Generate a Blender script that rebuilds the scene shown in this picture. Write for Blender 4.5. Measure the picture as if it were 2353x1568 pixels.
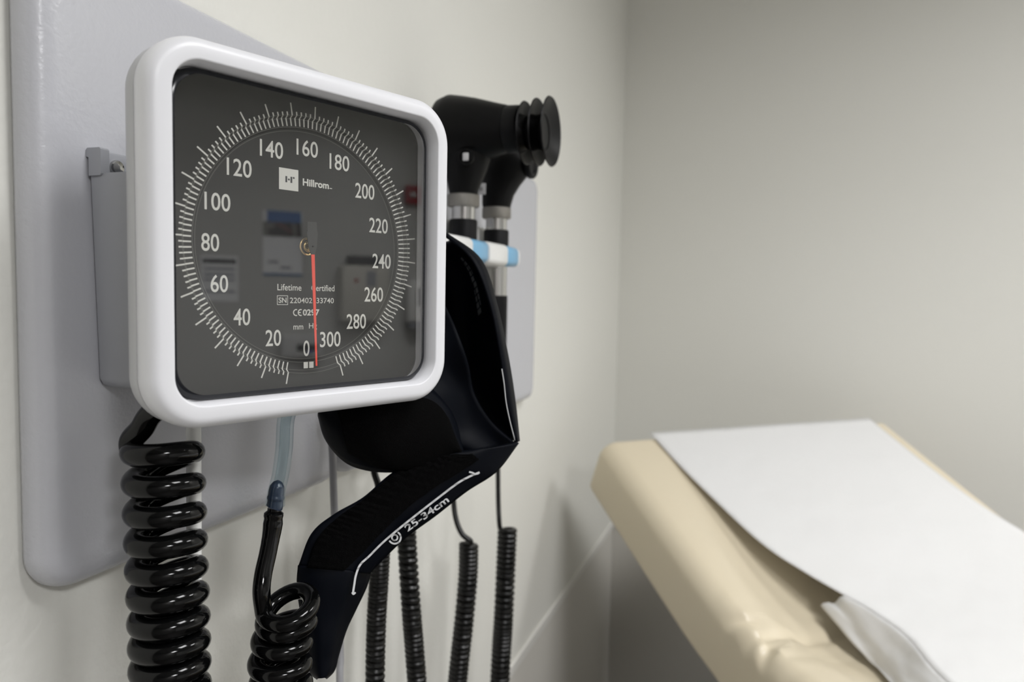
import bpy, bmesh, math, random
import numpy as np
from mathutils import Vector, Matrix, noise
for o in list(bpy.data.objects): bpy.data.objects.remove(o)
random.seed(4); rng = np.random.RandomState(7)
SC = bpy.context.scene; COL = SC.collection

# ------------------------------------------------------------------ camera
CX, CY, F = 1176.5, 784.0, 1660.0            # frame centre and focal length (2353 x 1568 frame)
def unit(v): return v / np.linalg.norm(v)
_D = unit(np.array([1767 - CX, 688 - CY, F])); _dn = np.array([580 - CX, 28370 - CY, F])
_dn = unit(_dn - _dn.dot(_D) * _D)
RM = np.array([np.cross(_dn, _D), _dn, _D])  # rows: room right, room down, room forward
CAM = np.array([0.37, 0.0, 1.35])
def c2w(c):
    r = RM @ np.asarray(c, float); return CAM + np.array([r[0], r[2], -r[1]])
def at(x, y, z):                             # a point z metres deep in front of the camera
    return c2w([(x - CX) / F * z, (y - CY) / F * z, z])
def ray(x, y):
    r = RM @ np.array([(x - CX) / F, (y - CY) / F, 1.0]); return np.array([r[0], r[2], -r[1]])
def onx(x, y, X):                            # point on the plane parallel to the gauge wall, X metres off it
    d = ray(x, y); return CAM + d * ((X - CAM[0]) / d[0])
cam = bpy.data.cameras.new('camera'); co = bpy.data.objects.new('camera', cam); COL.objects.link(co)
r_, d_, f_ = (np.array([RM[0, k], RM[2, k], -RM[1, k]]) for k in range(3))
M = Matrix.Identity(4)
for i in range(3):
    M[i][0], M[i][1], M[i][2], M[i][3] = r_[i], -d_[i], -f_[i], CAM[i]
co.matrix_world = M
cam.sensor_width = 36; cam.sensor_fit = 'HORIZONTAL'; cam.lens = F / 2353 * 36
cam.clip_start = 0.02; cam.clip_end = 50
cam.dof.use_dof = True; cam.dof.focus_distance = 0.43; cam.dof.aperture_fstop = 6.8
SC.camera = co

# ------------------------------------------------------------------ light, world, exposure
W = bpy.data.worlds.new('world'); SC.world = W; W.use_nodes = True
W.node_tree.nodes['Background'].inputs[0].default_value = (0.9, 0.95, 1, 1)
W.node_tree.nodes['Background'].inputs[1].default_value = 0.3
SC.view_settings.view_transform = 'Standard'; SC.view_settings.look = 'None'
SC.view_settings.gamma = 1.0; SC.view_settings.use_curve_mapping = False
SC.view_settings.exposure = 0.07
ROOM_X, ROOM_Y0, ROOM_Y1, ROOM_H = 3.6, -1.7, 1.875, 2.6
LIGHTS = [  # x, y, size x, size y, watts, spread (deg)
    (2.20, 1.42, 0.55, 0.55, 19, 150),
    (2.20, -1.20, 0.55, 0.55, 54, 150),
    (1.30, 0.30, 0.55, 0.55, 17, 150),  # third lamp, added to fit the brightness; not a known fixture
]
for l_ in LIGHTS:
    (lx, ly, sx, sy, pw, sp) = l_[:6]
    L = bpy.data.lights.new('lamp', 'AREA'); L.shape = 'RECTANGLE'; L.size = sx; L.size_y = sy
    L.energy = pw; L.color = (0.985, 0.985, 1.0); L.spread = math.radians(sp)
    lo = bpy.data.objects.new('lamp', L); COL.objects.link(lo); lo.location = (lx, ly, ROOM_H - 0.02)
    if len(l_) > 6:
        lo.location.z = l_[6]; lo.rotation_euler = Vector(l_[7]).to_track_quat('-Z', 'Y').to_euler()

# ------------------------------------------------------------------ materials
def mat(name, col, rough=0.5, metal=0.0, spec=0.5, bump=None, coat=0.0, var=None, **kw):
    m = bpy.data.materials.new(name); m.use_nodes = True; nt = m.node_tree; b = nt.nodes['Principled BSDF']
    b.inputs['Base Color'].default_value = (*col, 1); b.inputs['Roughness'].default_value = rough
    b.inputs['Metallic'].default_value = metal; b.inputs['Specular IOR Level'].default_value = spec
    b.inputs['Coat Weight'].default_value = coat; b.inputs['Coat Roughness'].default_value = 0.08
    for k, v in kw.items(): b.inputs[k.replace('_', ' ')].default_value = v
    if bump or var:
        tc = nt.nodes.new('ShaderNodeTexCoord')
    if bump:
        sc, st, dist = bump
        n = nt.nodes.new('ShaderNodeTexNoise'); n.inputs['Scale'].default_value = sc; n.inputs['Detail'].default_value = 2
        bp = nt.nodes.new('ShaderNodeBump'); bp.inputs['Strength'].default_value = st; bp.inputs['Distance'].default_value = dist
        nt.links.new(tc.outputs['Object'], n.inputs['Vector']); nt.links.new(n.outputs['Fac'], bp.inputs['Height'])
        nt.links.new(bp.outputs['Normal'], b.inputs['Normal'])
    if var:
        sc, amt = var
        n = nt.nodes.new('ShaderNodeTexNoise'); n.inputs['Scale'].default_value = sc; n.inputs['Detail'].default_value = 3
        mx = nt.nodes.new('ShaderNodeMix'); mx.data_type = 'RGBA'
        mx.inputs[6].default_value = tuple(c * (1 - amt) for c in col) + (1,); mx.inputs[7].default_value = tuple(min(1, c * (1 + amt)) for c in col) + (1,)
        nt.links.new(tc.outputs['Object'], n.inputs['Vector']); nt.links.new(n.outputs['Fac'], mx.inputs[0])
        nt.links.new(mx.outputs[2], b.inputs['Base Color'])
    return m
def thin_clear(name, tint, ior, alpha_col=(1, 1, 1), rough=0.0):
    m = bpy.data.materials.new(name); m.use_nodes = True; nt = m.node_tree
    for n in list(nt.nodes):
        if n.type != 'OUTPUT_MATERIAL': nt.nodes.remove(n)
    out = nt.nodes['Material Output']
    t = nt.nodes.new('ShaderNodeBsdfTransparent'); t.inputs[0].default_value = (*alpha_col, 1)
    g = nt.nodes.new('ShaderNodeBsdfGlossy'); g.inputs['Color'].default_value = (*tint, 1); g.inputs['Roughness'].default_value = rough
    fr = nt.nodes.new('ShaderNodeFresnel'); ge = nt.nodes.new('ShaderNodeNewGeometry'); mr = nt.nodes.new('ShaderNodeMix'); mr.data_type = 'FLOAT'
    mr.inputs[2].default_value = ior; mr.inputs[3].default_value = 1 / ior      # the same reflectance from both sides of the thin pane
    nt.links.new(ge.outputs['Backfacing'], mr.inputs[0]); nt.links.new(mr.outputs[0], fr.inputs[0])
    mx = nt.nodes.new('ShaderNodeMixShader')
    nt.links.new(fr.outputs[0], mx.inputs[0]); nt.links.new(t.outputs[0], mx.inputs[1]); nt.links.new(g.outputs[0], mx.inputs[2])
    nt.links.new(mx.outputs[0], out.inputs[0]); return m
def emis(name, col, s):
    m = bpy.data.materials.new(name); m.use_nodes = True; b = m.node_tree.nodes['Principled BSDF']
    b.inputs['Base Color'].default_value = (*col, 1); b.inputs['Emission Color'].default_value = (*col, 1); b.inputs['Emission Strength'].default_value = s
    return m
m_wall = mat('wall_paint', (0.79, 0.785, 0.735), 0.55, bump=(150, 0.25, 0.002))
m_wall2 = mat('smooth_wall_paint', (0.57, 0.57, 0.55), 0.6)
m_wallf = mat('bounce_cut_wall', (0.26, 0.25, 0.24), 0.6)  # unseen front wall, darkened to cut the light it bounces back
m_wain = mat('wainscot_paint', (0.70, 0.68, 0.63), 0.5, bump=(150, 0.2, 0.002))
m_trim = mat('trim_vinyl', (0.80, 0.79, 0.75), 0.4)
m_ceil = mat('ceiling_tile', (0.50, 0.50, 0.49), 0.9, bump=(90, 0.4, 0.004))
m_floor = mat('floor_vinyl', (0.07, 0.064, 0.058), 0.45, var=(14, 0.25))
m_panel = mat('panel_paint', (0.56, 0.565, 0.60), 0.27, bump=(330, 0.22, 0.0010))
m_basket = mat('basket_plastic', (0.40, 0.41, 0.44), 0.38, bump=(900, 0.06, 0.0004))
m_white = mat('gauge_white_plastic', (0.78, 0.785, 0.815), 0.36, bump=(1100, 0.04, 0.0003))
m_shell = mat('gauge_shell_plastic', (0.50, 0.505, 0.52), 0.4, bump=(1100, 0.04, 0.0003))
m_dial = mat('dial_charcoal', (0.007, 0.0072, 0.0076), 0.55, spec=0.3)
m_tail = mat('needle_tail_grey', (0.022, 0.022, 0.023), 0.5)
m_plate = mat('dial_plate_charcoal', (0.006, 0.0062, 0.0066), 0.5, spec=0.3)
m_groove = mat('dial_edge', (0.10, 0.10, 0.09), 0.35)
m_print = mat('dial_print', (0.62, 0.62, 0.57), 0.6)
m_ink = mat('logo_ink', (0.03, 0.03, 0.035), 0.6)
m_red = mat('needle_red', (0.85, 0.075, 0.045), 0.45)
m_lens = thin_clear('acrylic_lens', (1, 1, 1), 2.1)
m_lensedge = mat('lens_edge', (0.006, 0.007, 0.010), 0.18)
m_brass = mat('brass', (0.75, 0.55, 0.26), 0.25, metal=1.0)
m_steel = mat('chrome', (0.55, 0.545, 0.53), 0.16, metal=1.0)
m_knurl = mat('knurled_nickel', (0.30, 0.285, 0.26), 0.35, metal=1.0, bump=(1500, 0.8, 0.001))
m_black = mat('black_plastic', (0.006, 0.006, 0.006), 0.42, spec=0.14, bump=(900, 0.1, 0.0004))
m_rubber = mat('black_rubber', (0.005, 0.005, 0.0055), 0.5, spec=0.15)
m_eyecup = mat('eyecup_rubber', (0.005, 0.005, 0.0055), 0.36, spec=0.2)
m_hose = mat('black_hose', (0.002, 0.0021, 0.0022), 0.10, spec=0.28)
m_cord = mat('black_cord', (0.004, 0.0038, 0.0035), 0.34, spec=0.35)
m_navy = mat('navy_nylon', (0.0020, 0.0028, 0.0052), 0.5, spec=0.08, bump=(2600, 0.12, 0.0004))
m_hook = mat('black_hook_fabric', (0.0012, 0.0012, 0.0013), 0.95, spec=0.08, bump=(2200, 1.0, 0.0016))
m_cuffprint = mat('cuff_print', (0.60, 0.61, 0.62), 0.6)
m_cufftext = mat('cuff_faint_print', (0.10, 0.105, 0.11), 0.6)
m_clear = thin_clear('clear_tubing', (0.85, 0.92, 0.95), 1.38, (0.88, 0.92, 0.93), 0.05)
m_milky = mat('milky_tube', (0.82, 0.82, 0.80), 0.25)
m_fitting = mat('blue_fitting', (0.016, 0.027, 0.052), 0.3)
m_cable = mat('grey_cable', (0.33, 0.33, 0.345), 0.45)
m_wht = mat('white_plastic', (0.82, 0.82, 0.80), 0.4)
m_blue = mat('blue_plastic', (0.20, 0.44, 0.66), 0.3)
m_vinyl = mat('beige_vinyl', (0.70, 0.62, 0.465), 0.33, bump=(260, 0.10, 0.0015))
m_paper = mat('exam_paper', (0.84, 0.84, 0.835), 0.75, bump=(14, 0.35, 0.012))
nt = m_paper.node_tree; tl = nt.nodes.new('ShaderNodeBsdfTranslucent'); tl.inputs[0].default_value = (0.80, 0.80, 0.78, 1)
mx = nt.nodes.new('ShaderNodeMixShader'); mx.inputs[0].default_value = 0.16
nt.links.new(nt.nodes['Principled BSDF'].outputs[0], mx.inputs[1]); nt.links.new(tl.outputs[0], mx.inputs[2]); nt.links.new(mx.outputs[0], nt.nodes['Material Output'].inputs[0])
m_base = mat('table_base_laminate', (0.08, 0.065, 0.05), 0.5)
m_frame = mat('dark_steel_frame', (0.03, 0.03, 0.03), 0.45)
m_diff = emis('light_diffuser', (1, 0.97, 0.9), 2.0)
m_lframe = mat('fixture_white', (0.8, 0.8, 0.8), 0.5)
m_sheet = mat('printed_sheet', (0.90, 0.91, 0.93), 0.6)
m_pblue = mat('poster_blue', (0.03, 0.14, 0.42), 0.5)
m_pfoot = mat('poster_footer', (0.10, 0.18, 0.33), 0.5)
m_photo = mat('poster_photo', (0.035, 0.028, 0.024), 0.5, var=(9, 0.9))
m_pred = mat('poster_photo_red', (0.16, 0.05, 0.045), 0.5)
m_pgrey = mat('poster_photo_grey', (0.22, 0.22, 0.20), 0.5)
m_dark = mat('print_dark', (0.02, 0.02, 0.022), 0.6)
m_grey = mat('print_grey', (0.30, 0.31, 0.34), 0.6)
m_beige = mat('cabinet_beige', (0.60, 0.585, 0.53), 0.5)
m_alarm = mat('alarm_red', (0.30, 0.012, 0.018), 0.35)
m_dev = mat('device_grey', (0.60, 0.60, 0.60), 0.4)
m_dblue = mat('device_blue', (0.02, 0.06, 0.40), 0.4)
m_wood = mat('door_wood', (0.36, 0.22, 0.12), 0.45, var=(6, 0.25))

# ------------------------------------------------------------------ builders
def tag(o, label, cat, group=None, kind=None):
    if label: o['label'] = label
    if cat: o['category'] = cat
    if group: o['group'] = group
    if kind: o['kind'] = kind
    return o
def thing(name, label, cat, loc=(0, 0, 0), rot=(0, 0, 0), group=None):
    o = bpy.data.objects.new(name, None); COL.objects.link(o); o.location = loc; o.rotation_euler = rot
    o.empty_display_size = 0.02
    return tag(o, label, cat, group)
def place(name, me, m, parent=None, smooth=True, world=False):
    o = bpy.data.objects.new(name, me); COL.objects.link(o)
    if m is not None:
        me.materials.clear(); me.materials.append(m)
    if smooth:
        for p in me.polygons: p.use_smooth = True
        try: me.set_sharp_from_angle(angle=math.radians(38))
        except Exception: pass
    if parent is not None:
        o.parent = parent
        if world:                             # mesh is in world coordinates
            Mw = Matrix.LocRotScale(parent.location, parent.rotation_euler, (1, 1, 1))
            o.matrix_parent_inverse = Mw.inverted()
    return o
def mesh(name, V, Fc):
    me = bpy.data.meshes.new(name); me.from_pydata([tuple(map(float, v)) for v in V], [], Fc); me.update()
    bm = bmesh.new(); bm.from_mesh(me); bmesh.ops.recalc_face_normals(bm, faces=bm.faces); bm.to_mesh(me); bm.free()
    return me
class MB:
    def __init__(s): s.V = []; s.F = []
    def add(s, V, Fc):
        k = len(s.V); s.V += [tuple(map(float, v)) for v in V]; s.F += [tuple(i + k for i in f) for f in Fc]; return s
    def build(s, name, m, parent=None, **kw): return place(name, mesh(name, s.V, s.F), m, parent, **kw)
def loft(loops, closed=True, cap0=False, cap1=False):
    n = len(loops[0]); V = [p for l in loops for p in l]; Fc = []
    for i in range(len(loops) - 1):
        for j in range(n if closed else n - 1):
            a, b = i * n + j, i * n + (j + 1) % n
            Fc.append((a, b, b + n, a + n))
    if cap0: Fc.append(tuple(range(n)))
    if cap1: Fc.append(tuple((len(loops) - 1) * n + j for j in range(n)))
    return V, Fc
def lathe(prof, axis='z', origin=(0, 0, 0), seg=48):
    """prof: list of (radius, height); closed ends"""
    loops = []
    for r, h in prof:
        l = []
        for j in range(seg):
            a = 2 * math.pi * j / seg; c, s = r * math.cos(a), r * math.sin(a)
            p = {'z': (c, s, h), 'x': (h, c, s), 'y': (s, h, c)}[axis]
            l.append(tuple(p[i] + origin[i] for i in range(3)))
        loops.append(l)
    return loft(loops, True, True, True)
def box(x0, x1, y0, y1, z0, z1, bev=0.0, seg=3):
    bm = bmesh.new(); bmesh.ops.create_cube(bm, size=1)
    for v in bm.verts:
        v.co = Vector(((x0 + x1) / 2 + v.co.x * (x1 - x0), (y0 + y1) / 2 + v.co.y * (y1 - y0), (z0 + z1) / 2 + v.co.z * (z1 - z0)))
    if bev: bmesh.ops.bevel(bm, geom=bm.edges[:], offset=bev, segments=seg, profile=0.5, affect='EDGES')
    bm.verts.index_update()
    V = [tuple(v.co) for v in bm.verts]; Fc = [tuple(v.index for v in f.verts) for f in bm.faces]; bm.free()
    return V, Fc
def rrect(hw, hh, r, n=12, cx=0, cz=0):
    """rounded rectangle loop in (x, z), counter-clockwise, 4*(n+1) points"""
    r = min(r, hw, hh); L = []
    for (sx, sz, a0) in ((1, 1, 0), (-1, 1, 90), (-1, -1, 180), (1, -1, 270)):
        for k in range(n + 1):
            a = math.radians(a0 + 90 * k / n)
            L.append((cx + sx * (hw - r) + r * math.cos(a), cz + sz * (hh - r) + r * math.sin(a)))
    return L
def catmull(P, n):
    P = [np.asarray(p, float) for p in P]; m = len(P); out = []
    for k in range(n):
        t = k / (n - 1) * (m - 1); i = min(int(t), m - 2); u = t - i
        p0 = P[i - 1] if i > 0 else 2 * P[0] - P[1]; p1 = P[i]; p2 = P[i + 1]; p3 = P[i + 2] if i + 2 < m else 2 * P[-1] - P[-2]
        out.append(0.5 * (2 * p1 + (p2 - p0) * u + (2 * p0 - 5 * p1 + 4 * p2 - p3) * u * u + (3 * p1 - p0 - 3 * p2 + p3) * u ** 3))
    return out
def frames(P):
    P = [np.asarray(p, float) for p in P]; T = []
    for i in range(len(P)):
        T.append(unit(P[min(i + 1, len(P) - 1)] - P[max(i - 1, 0)]))
    n = np.cross(T[0], [0.3, 0.9, 0.31]); n = unit(n); N = []
    for t in T:
        n = n - n.dot(t) * t; n = unit(n); N.append(n)
    return P, T, N
def tube(P, R, seg=14, cap=True):
    P, T, N = frames(P)
    if np.isscalar(R): R = [R] * len(P)
    loops = []
    for p, t, n, r in zip(P, T, N, R):
        b = np.cross(t, n)
        loops.append([p + r * (math.cos(2 * math.pi * k / seg) * n + math.sin(2 * math.pi * k / seg) * b) for k in range(seg)])
    return loft(loops, True, cap, cap)
def helix(center, turns, rad, per=30, a0=0.0, ccw=True, pitch_fn=None):
    """path winding round the polyline `center` (list of points, top to bottom)"""
    n = int(turns * per); C = catmull(center, n + 1); out = []
    X = np.array([0.94, 0.335, 0.0]); Yf = np.array([-0.335, 0.94, 0.0])      # right and away, seen from the camera
    for k in range(n + 1):
        a = a0 + (1 if ccw else -1) * 2 * math.pi * k / per
        out.append(C[k] + rad * (math.cos(a) * X + math.sin(a) * Yf))
    return out
def text_mesh(s, w, h, bold=0.0):
    """text outline fitted into a w x h box centred on the origin, in the x-y plane"""
    c = bpy.data.curves.new('t', 'FONT'); c.body = s; c.size = 1; c.offset = bold; c.resolution_u = 4
    o = bpy.data.objects.new('t', c); COL.objects.link(o)
    bpy.context.view_layer.update()
    me = bpy.data.meshes.new_from_object(o.evaluated_get(bpy.context.evaluated_depsgraph_get()))
    bpy.data.objects.remove(o); bpy.data.curves.remove(c)
    V = np.array([v.co[:] for v in me.vertices]); Fc = [tuple(p.vertices) for p in me.polygons]; bpy.data.meshes.remove(me)
    lo, hi = V.min(0), V.max(0)
    V = (V - (lo + hi) / 2)
    V[:, 0] *= w / (hi[0] - lo[0]); V[:, 1] *= h / (hi[1] - lo[1])
    return V, Fc

# ------------------------------------------------------------------ room
def struct(name, mb, m, **kw):
    o = mb.build(name, m, **kw); o['kind'] = 'structure'; return o
T = 0.1
struct('floor', MB().add(*box(-T, ROOM_X + T, ROOM_Y0 - T, ROOM_Y1 + T, -T, 0)), m_floor, smooth=False)
struct('ceiling', MB().add(*box(-T, ROOM_X + T, ROOM_Y0 - T, ROOM_Y1 + T, ROOM_H, ROOM_H + T)), m_ceil, smooth=False)
struct('wall_left', MB().add(*box(-T, 0, ROOM_Y0, ROOM_Y1, 0, ROOM_H)), m_wall, smooth=False)
struct('wall_right', MB().add(*box(ROOM_X, ROOM_X + T, ROOM_Y0, ROOM_Y1, 0, ROOM_H)), m_wall2, smooth=False)
struct('wall_back', MB().add(*box(-T, ROOM_X + T, ROOM_Y1, ROOM_Y1 + T, 0, ROOM_H)), m_wall, smooth=False)
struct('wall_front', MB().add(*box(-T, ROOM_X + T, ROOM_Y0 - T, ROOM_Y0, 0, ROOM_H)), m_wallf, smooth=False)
RAIL = 0.744
struct('trim_1', MB().add(*box(0, 0.004, ROOM_Y0, ROOM_Y1, RAIL - 0.010, RAIL + 0.008, 0.0015)), m_trim, smooth=False)
struct('trim_2', MB().add(*box(0.004, ROOM_X, ROOM_Y1 - 0.004, ROOM_Y1, RAIL - 0.010, RAIL + 0.008, 0.0015)), m_trim, smooth=False)
struct('trim_3', MB().add(*box(0, 0.002, ROOM_Y0, ROOM_Y1 - 0.003, 0.1, RAIL - 0.010)), m_wain, smooth=False)
struct('trim_4', MB().add(*box(0.002, ROOM_X, ROOM_Y1 - 0.002, ROOM_Y1, 0.1, RAIL - 0.010)), m_wain, smooth=False)
struct('baseboard_left', MB().add(*box(0, 0.006, ROOM_Y0, ROOM_Y1, 0, 0.1, 0.002)), m_frame, smooth=False)
struct('baseboard_back', MB().add(*box(0.006, ROOM_X, ROOM_Y1 - 0.006, ROOM_Y1, 0, 0.1, 0.002)), m_frame, smooth=False)
for k, (lx, ly, sx, sy, pw, sp) in enumerate([l for l in LIGHTS if len(l) == 6]):
    t = thing('ceiling_light', ('square white ceiling light nearest the far wall', 'square white ceiling light nearest the front wall', 'added square white ceiling light nearest the dial gauge')[k], 'ceiling light', (lx, ly, ROOM_H), group='ceiling lights')
    mb = MB(); a, b = sx / 2 + 0.02, sx / 2 + 0.05
    for (x0, x1, y0, y1) in ((-b, b, -b, -a), (-b, b, a, b), (-b, -a, -a, a), (a, b, -a, a)): mb.add(*box(x0, x1, y0, y1, -0.018, -0.0005, 0.003))
    mb.build('frame', m_lframe, t)
    MB().add(*box(-a, a, -a, a, -0.008, -0.0005)).build('diffuser', m_diff, t, smooth=False)

# ------------------------------------------------------------------ wall panels
def wall_panel(label, y0, y1, z0, z1, th):
    cy, cz, hw, hh = (y0 + y1) / 2, (z0 + z1) / 2, (y1 - y0) / 2, (z1 - z0) / 2
    loops = []
    for (ins, x) in ((0.004, 0.0008), (0.001, 0.003), (0.0, 0.006), (0.0004, th * 0.5), (0.0018, th * 0.72), (0.0045, th * 0.89), (0.0085, th * 0.98), (0.0135, th), (0.02, th)):
        loops.append([(x, p[0], p[1]) for p in rrect(hw - ins, hh - ins, max(0.022 - ins, 0.004), 10, cy, cz)])
    o = MB().add(*loft(loops, True, True, True)).build('wall_panel', m_panel)
    return tag(o, label, 'panel', 'grey panels on the wall')
PT = 0.021
wall_panel('nearer grey painted panel on the wall, behind the dial gauge', 0.2662, 0.5435, 1.184, 1.531, PT)
wall_panel('farther grey panel on the wall, behind the medical instruments', 0.5465, 1.1015, 1.184, 1.531, PT)

# ------------------------------------------------------------------ cuff basket behind the gauge
bk = thing('cuff_basket', 'grey plastic cuff basket screwed to the wall panel behind the gauge', 'basket', (PT, 0.36, 1.30))
def ring(x0, x1, y0, y1, z, r, n=6): return [(p[0], p[1], z) for p in rrect((x1 - x0) / 2, (y1 - y0) / 2, r, n, (x0 + x1) / 2, (y0 + y1) / 2)]
L = []
for z, i in ((1.2935, 0.006), (1.2955, 0.002), (1.299, 0.0), (1.4085, -0.0035), (1.4105, -0.0030), (1.4105, 0.0), (1.304, 0.0032)):
    L.append(ring(PT + 0.0008 if i <= 0.0 or True else 0, 0.064 - i, 0.2985 + i, 0.430 - i, z, 0.0022))
# inner wall loops pulled inwards
L[-2] = ring(PT + 0.0035, 0.0635, 0.2985, 0.430, 1.4105, 0.005); L[-1] = ring(PT + 0.004, 0.060, 0.302, 0.4265, 1.304, 0.005)
MB().add(*loft(L, True, True, True)).build('basket_body', m_basket, bk, world=True)
mb = MB().add(*box(PT + 0.0006, PT + 0.005, 0.2993, 0.430, 1.405, 1.4235, 0.0012))
PL = [(PT + 0.0020, 1.4090), (PT + 0.0100, 1.4090), (PT + 0.0108, 1.4100), (PT + 0.0108, 1.4228), (PT + 0.0098, 1.4238), (PT + 0.0012, 1.4238), (PT + 0.0004, 1.4230), (PT + 0.0004, 1.4192), (PT + 0.0020, 1.4188)]
mb.add(*loft([[(x, y, z) for x, z in PL] for y in (0.2938, 0.2992)], True, True, True))
mb.build('back_plate', m_basket, bk, world=True)
for yy in (0.3085, 0.392): MB().add(*lathe([(0.0, 0.0), (0.0042, 0.0), (0.0042, 0.0015), (0.0036, 0.0026), (0.002, 0.0032), (0.0, 0.0034)], 'x', (PT + 0.0046, yy, 1.4155), 20)).build('screw', m_steel, bk, world=True)

# ------------------------------------------------------------------ aneroid gauge
U = 0.08; GC = (0.118868, 0.356160, 1.375058); GYAW = math.radians(90 - 22.0043)
g = thing('dial_gauge', 'white square aneroid blood pressure gauge with dark round dial on the wall', 'gauge', GC, (0, 0, GYAW))
GROT = Matrix.Rotation(GYAW, 3, 'Z')
def gw(u, v, h):                               # gauge-local to world
    return np.array(GROT @ Vector((u * U, -h * U, v * U))) + np.array(GC)
U0, V0 = -0.030, 0.004
def gl(half, r, h, n=14): return [((p[0] + U0) * U, -h * U, (p[1] + V0) * U) for p in rrect(half, half, r, n)]
bez = []
for half, h in ((1.16, 0.052), (1.179, 0.052), (1.185, 0.062), (1.190, 0.10), (1.190, 0.150), (1.186, 0.180), (1.176, 0.207), (1.160, 0.229), (1.138, 0.243), (1.115, 0.2475), (1.056, 0.25), (1.048, 0.2485), (1.043, 0.243), (1.031, 0.178), (1.029, 0.170), (1.029, 0.02), (1.10, 0.02)):
    bez.append(gl(half, 0.33 - (1.19 - half) * 0.95 if half > 1.0 else 0.18, h))
MB().add(*loft(bez + [bez[0]])).build('front_bezel', m_white, g)
sh = [gl(half, 0.33 - (1.19 - half) * 0.9, h) for half, h in ((1.15, 0.051), (1.184, 0.051), (1.186, 0.046), (1.186, -0.045), (1.178, -0.085), (1.155, -0.118), (1.11, -0.135), (0.9, -0.14))]
MB().add(*loft(sh, True, False, True)).build('rear_shell', m_shell, g)
# swivel neck to the basket
pA, pB = gw(-0.25, -0.35, -0.13), np.array([0.0625, 0.352, 1.3475])
MB().add(*tube([pA, pA * 0.5 + pB * 0.5, pB], [0.016, 0.014, 0.016], 24)).build('swivel_neck', m_shell, g, world=True)
# dial plate with round opening
n = 180
def polar_sq(a, half, r):                      # point of rounded square in direction a
    c, s = math.cos(a), math.sin(a); lo, hi = 0.0, 2.0
    for _ in range(40):
        m_ = (lo + hi) / 2; x, z = abs(m_ * c), abs(m_ * s); q = half - r
        ins = (x <= half and z <= half) and not (x > q and z > q and (x - q) ** 2 + (z - q) ** 2 > r * r)
        if ins: lo = m_
        else: hi = m_
    return lo * c, lo * s
A = [2 * math.pi * k / n for k in range(n)]
sq = []
for a in A:
    x, z = polar_sq(a, 1.036, 0.2); sq.append(((x + U0) * U, 0.0, (z + V0) * U))
def circ(r, h): return [(r * math.cos(a) * U, -h * U, r * math.sin(a) * U) for a in A]
K0, K1, HR = 0.915, 0.900, -0.028
R1, R2, HF = 0.836, 0.826, -0.046
plate = MB().add(*loft([sq, circ(K0 + 0.004, 0.0), circ(K0, -0.002), circ(K1, HR + 0.002), circ(K1 - 0.004, HR), circ(R1 + 0.004, HR), circ(R1, HR - 0.002), circ(R2, HF)])).build('dial_plate', m_plate, g)
MB().add(*loft([circ(0.0005, HF - 0.0005), circ(R2 + 0.002, HF - 0.0005)], True, True, False)).build('dial_face', m_dial, g)
face = [o for o in g.children if o.name.startswith('dial_face')][0]
def arcband(r0, h0, r1, h1): return loft([circ(r0, h0), circ(r1, h1)])
mb = MB()
for r, h in ((K0 + 0.001, 0.0012), (K1 - 0.004, HR + 0.0012), (R1 + 0.003, HR + 0.0012), (R2 - 0.011, HF + 0.001)):
    mb.add(*arcband(r - 0.0018, h, r + 0.0018, h))
mb.build('step_line', m_groove, plate)
# tick marks follow the step of the plate
mb = MB()
def hz(r): return 0.0 if r >= K0 else (HR if r <= K1 else HR * (K0 - r) / (K0 - K1))
for q in range(5, 151):
    i = q / 5.0; a = math.radians(10.8 + (i - 1) * 11.455)
    dx, dz = -math.sin(a), -math.cos(a); tx, tz = -dz, dx
    ro = 1.0 if q % 5 == 0 else 0.94; w = 0.0052
    loops = []
    for r in (0.846, K1 - 0.001, K1 + 0.0045, K0 - 0.0045, K0 + 0.001, ro):
        h = hz(r) + 0.0015
        loops.append([((dx * r + s * tx * w) * U, -h * U, (dz * r + s * tz * w) * U) for s in (-1, 1)])
    mb.add(*loft(loops, False))
for (u0, u1) in ((-0.030, 0.007), (0.016, 0.054)):
    h = HR + 0.0015; mb.add([(x * U, -h * U, z * U) for x, z in ((u0, -0.884), (u1, -0.884), (u1, -0.838), (u0, -0.838))], [(0, 1, 2, 3)])
mb.build('tick_marks', m_print, plate, smooth=False)
# printing on the dial face
HP = HF + 0.001
def face_text(mb, s, cu, cv, w, h, bold=0.0):
    V, Fc = text_mesh(s, w, h, bold); mb.add([((x + cu) * U, -HP * U, (y + cv) * U) for x, y, _ in V], Fc)
mb = MB()
NUM = {0: (0.005, -0.74), 20: (-0.261, -0.655), 40: (-0.495, -0.505), 60: (-0.652, -0.282), 80: (-0.712, -0.015), 100: (-0.661, 0.252), 120: (-0.509, 0.493), 140: (-0.272, 0.654),
       160: (0.010, 0.705), 180: (0.286, 0.645), 200: (0.521, 0.459), 220: (0.656, 0.206), 240: (0.689, -0.073), 260: (0.614, -0.338), 280: (0.448, -0.549), 300: (0.211, -0.68)}
for k, (u_, v_) in NUM.items():
    face_text(mb, str(k), u_, v_, {1: 0.052, 2: 0.120, 3: 0.182}[len(str(k))] - (0.006 if str(k)[0] == '1' else 0), 0.116, 0.008)
mb.build('numerals', m_print, face, smooth=False)
def face_rect(mb, u0, u1, v0, v1, h=HP): mb.add([(x * U, -h * U, z * U) for x, z in ((u0, v0), (u1, v0), (u1, v1), (u0, v1))], [(0, 1, 2, 3)])
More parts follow.
